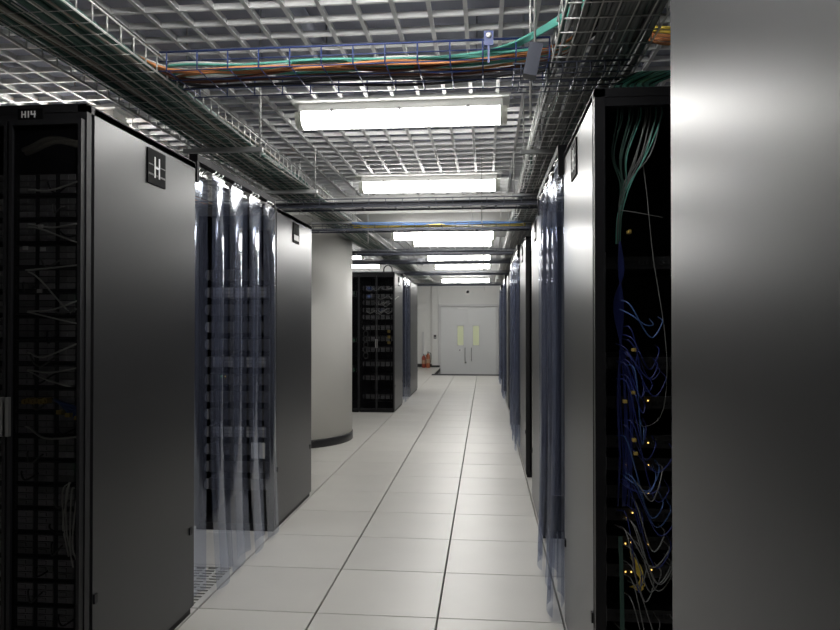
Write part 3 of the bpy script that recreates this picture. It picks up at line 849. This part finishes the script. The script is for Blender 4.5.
# cables in the open rack across the aisle
rr = random.Random(77); yr = 2.355
for i in range(16):
    u = i/15
    xt = 0.455+0.145*u+rr.uniform(-0.015, 0.015); xb = 0.452+0.014*rr.random()
    mat_ = 'cab_green' if i < 8 else ('cab_grey' if i % 3 else 'cab_teal')
    cable([(xt+0.01, yr+0.10, 2.19), (xt, yr+0.06, 2.13), (xt-0.02-0.03*u+rr.uniform(-0.01, 0.01), yr+0.045, 2.00), (xb+0.03*u+rr.uniform(-0.006, 0.006), yr+0.05, 1.90), (xb, yr+0.05, 1.80), (xb-0.002, yr+0.07, 1.70)],
          0.0022, mat_, 'fan of %s cable gathered to a knot high in the open rack' % ('pale' if mat_ == 'cab_grey' else 'dark green' if mat_ == 'cab_green' else 'teal'), '%s fan cables in the open rack' % mat_[4:])
cable([(0.54, yr+0.06, 1.97), (0.548, yr+0.04, 1.86), (0.568, yr+0.04, 1.65), (0.602, yr+0.04, 1.42), (0.612, yr+0.04, 1.26), (0.595, yr+0.04, 1.12), (0.54, yr+0.04, 1.075), (0.49, yr+0.05, 1.10)],
      0.0014, 'cab_grey', 'long thin pale cable looping down the open rack')
cable([(0.455, yr+0.05, 1.815), (0.52, yr+0.03, 1.80), (0.60, yr+0.04, 1.785)], 0.0014, 'cab_grey', 'thin grey cable crossing level below the knot in the open rack')
for i in range(9):
    xa = 0.442+0.0062*i+0.006*rr.random()
    cable([(0.462, yr+0.07, 1.72), (0.455+0.002*i, yr+0.05, 1.60), (0.47-0.004*i, yr+0.05, 1.47), (xa+0.006*rr.random(), yr+0.045, 1.20), (xa+0.012*rr.random(), yr+0.04, 0.98), (xa+0.01*rr.random(), yr+0.05, 0.80)],
          0.0026, 'cab_blue', 'blue cable in the upright bundle of the open rack', 'blue cables in the upright bundle')
for i in range(26):
    x0 = 0.455+0.03*rr.random(); z0 = rr.uniform(0.75, 1.50)
    x2 = x0+rr.uniform(0.05, 0.16); z2 = z0+rr.uniform(-0.22, 0.05)
    cable([(x0-0.01, yr+0.06, z0+0.02), (x0+0.02, yr+rr.uniform(0.0, 0.03), z0), ((x0+x2)/2+0.02, yr+rr.uniform(0.0, 0.04), min(z0, z2)-rr.uniform(0.0, 0.06)), (x2, yr+0.03, z2), (x2+0.01, yr+0.13, z2+0.02)],
          0.0022, 'cab_blue' if i % 4 else 'cab_lblue', 'tangled blue patch cable at mid height of the open rack', 'tangled blue patch cables')
for i in range(14):
    x0 = 0.47+0.05*rr.random(); z0 = rr.uniform(0.35, 1.02); x2 = x0+rr.uniform(0.06, 0.14); z2 = z0+rr.uniform(-0.16, 0.06)
    cable([(x0-0.02, yr+0.12, z0), (x0, yr+0.02, z0), ((x0+x2)/2, yr+0.0, min(z0, z2)-0.05), (x2, yr+0.03, z2), (x2+0.005, yr+0.14, z2)], 0.0022, 'cab_grey',
          'pale patch cable looping low in the open rack', 'pale patch cables low in the open rack')
for i in range(3):
    cable([(0.452+0.004*i, yr+0.04, 0.70), (0.455+0.004*i, yr+0.03, 0.45), (0.452+0.005*i, yr+0.03, 0.12)], 0.0035, 'cab_green', 'dark green upright cable low in the open rack', 'dark green upright cables')
for i in range(10):
    cable([(0.505+0.008*rr.random(), yr+0.13, 0.60+0.02*rr.random()), (0.51+0.02*rr.random(), yr+0.05, 0.57+0.02*rr.random()), (0.515+0.02*rr.random(), yr+0.04, 0.52+0.03*rr.random()), (0.50+0.03*rr.random(), yr+0.12, 0.50)],
          0.0022, 'cab_yellow', 'short yellow patch lead beside the amber lights', 'short yellow patch leads')
for (xx, zz_) in ((0.50, 1.335), (0.497, 1.19), (0.47, 1.16), (0.485, 1.735), (0.50, 1.03), (0.505, 0.985)):
    o = MB().box(-0.006, 0.006, -0.012, 0.012, -0.005, 0.005).box(-0.004, 0.004, -0.018, -0.012, -0.003, 0.007).build('connector', M['gold'], None, (xx, yr+0.03, zz_))
    tag(o, 'loose beige plug among the blue cables of the open rack', 'connector', 'loose beige plugs in the open rack')
# teal cables pouring from the trays onto the open rack, and the coil beside them
for i in range(18):
    u = i/17
    cable([(0.70+0.25*u, 2.95, 2.46), (0.60+0.2*u, 2.75, 2.41), (0.50+0.15*u, 2.70+0.03*rr.random(), 2.35), (0.465+0.16*u, 2.42+0.03*rr.random(), 2.225)], 0.0045,
          'cab_teal' if i % 3 else 'cab_green', ('teal' if i % 3 else 'dark green') + ' cable pouring down onto the top of the open rack', ('teal' if i % 3 else 'dark green') + ' cables pouring onto the open rack')
for i in range(5):
    cable([(0.60, 2.58, 2.515-0.012*i), (0.65, 2.52+0.006*i, 2.485-0.012*i), (0.76, 2.53, 2.48-0.012*i), (0.92, 2.60, 2.50-0.012*i)], 0.006,
          'cab_yellow' if i < 2 else 'cab_orange', ('yellow' if i < 2 else 'orange') + ' fibre cable curving above the open rack', ('yellow' if i < 2 else 'orange') + ' fibre cables above the open rack')
# teal cables swinging from the bridge tray into the tray over the rack end
for i in range(6):
    cable([(-0.45, 2.66+0.012*i, 2.455), (-0.10, 2.65+0.012*i, 2.465), (0.08, 2.62+0.01*i, 2.485), (0.22, 2.50, 2.505-0.004*i), (0.33, 2.27, 2.50-0.006*i), (0.38, 1.95, 2.47)], 0.0050, 'cab_teal',
          'teal cable swinging from the bridge tray into the side tray', 'teal cables swinging into the side tray')
# cable drop beside the mesh-door rack: grey coils and yellow tags
for i in range(5):
    zc = 1.12+0.085*(i-2)-0.05
    pts = [(XL-0.47+0.035*math.cos(a), 10.80, zc+0.05*math.sin(a)) for a in [2*math.pi*q/8 for q in range(9)]]
    cable(pts, 0.010, 'cab_grey', 'grey cable coil in the mesh-door rack, %s from the top' % ORD[4-i], 'grey cable coils in the mesh-door rack', k=2)
for i in range(3):
    tag(MB().box(-0.022, 0.022, -0.006, 0.006, -0.022, 0.022).box(-0.015, 0.015, -0.012, -0.006, -0.015, 0.015).build('cable_tag', M['gold'], None, (XL-0.10, 10.80, 1.10+0.09*i)),
        'yellow cable tag on the mesh-door rack, %s from the bottom' % ORD[i], 'cable tag', 'yellow cable tags on the mesh-door rack')
# grey patch leads drooping over the upper servers of the mesh-door rack
for i in range(14):
    x0 = XL-0.50+0.42*rr.random(); z0 = rr.choice((1.97, 1.84, 1.74, 1.62))+rr.uniform(-0.01, 0.02)
    cable([(x0, 10.82, z0), (x0+0.02, 10.785, z0-0.03), (x0+0.07, 10.78, z0-rr.uniform(0.03, 0.07)), (x0+0.13, 10.785, z0-0.01), (x0+0.14, 10.82, z0)], 0.006, 'cab_white',
          'pale patch lead drooping over upper servers in the mesh-door rack', 'pale patch leads in the mesh-door rack')
# arched cable on top of the mesh-door rack
cable([(XL-0.20, 10.9, 2.22), (XL-0.19, 10.9, 2.30), (XL-0.13, 10.9, 2.34), (XL-0.07, 10.9, 2.30), (XL-0.06, 10.9, 2.22)], 0.010, 'cab_black', 'black cable arching over the top of the mesh-door rack')

# ------------------------------------------------------------------ things at the end wall
def extinguisher(x, y, h, mat, label):
    t = tag(empty('fire_extinguisher', (x, y, 0)), label, 'fire extinguisher', 'fire extinguishers by the end wall')
    r = 0.062
    MB().lathe([(r*0.92, 0.0), (r, 0.02), (r, h*0.70), (r*0.85, h*0.78), (r*0.45, h*0.84), (r*0.32, h*0.88)], 0, 0, 20).build('cylinder', M[mat], t)
    MB().lathe([(r*1.01, h*0.28), (r*1.015, h*0.30), (r*1.015, h*0.52), (r*1.01, h*0.54)], 0, 0, 20).build('paper_label', M['cream'], t)
    MB().box(-0.018, 0.018, -0.018, 0.018, h*0.87, h*0.95).build('valve', M['metal'], t)
    MB().box(-0.010, 0.010, -0.095, 0.02, h*0.95, h*0.98).box(-0.010, 0.010, -0.085, 0.0, h*0.90, h*0.92).build('handle', M['skirt'], t)
    MB().tube(smooth_path([(0.018, 0, h*0.90), (r+0.02, 0, h*0.86), (r+0.025, 0, h*0.6), (r+0.018, 0, h*0.30)], 5), 0.010, 8).build('hose', M['skirt'], t)
extinguisher(-1.93, 21.36, 0.44, 'red', 'shorter dark red fire extinguisher next to the grey upright casing')
extinguisher(-1.79, 21.30, 0.52, 'redb', 'taller orange-red fire extinguisher next to the pilaster')

ar = tag(empty('access_reader', (-1.595, BACK-0.09, 0.96)), 'small dark card reader on the pilaster beside the door', 'card reader')
MB().box(-0.04, 0.04, -0.03, 0.0, -0.06, 0.06).build('case', M['skirt'], ar)
MB().box(-0.028, 0.028, -0.033, -0.03, -0.045, 0.0).build('keypad', M['metal'], ar)
MB().box(-0.006, 0.006, -0.034, -0.03, 0.03, 0.042).build('status_light', M['red'], ar)

dm = tag(empty('wall_camera', (-0.565, BACK, 2.38)), 'tiny dark dome camera on the end wall above the door', 'camera')
MB().box(-0.05, 0.05, -0.02, 0.0, -0.05, 0.05).build('base', M['metal'], dm)
o = MB().lathe([(0.045, 0.0), (0.040, 0.025), (0.025, 0.045), (0.008, 0.054)], 0, 0, 16).build('dome', M['skirt'], dm, (0, -0.02, 0)); o.rotation_euler.x = math.pi/2
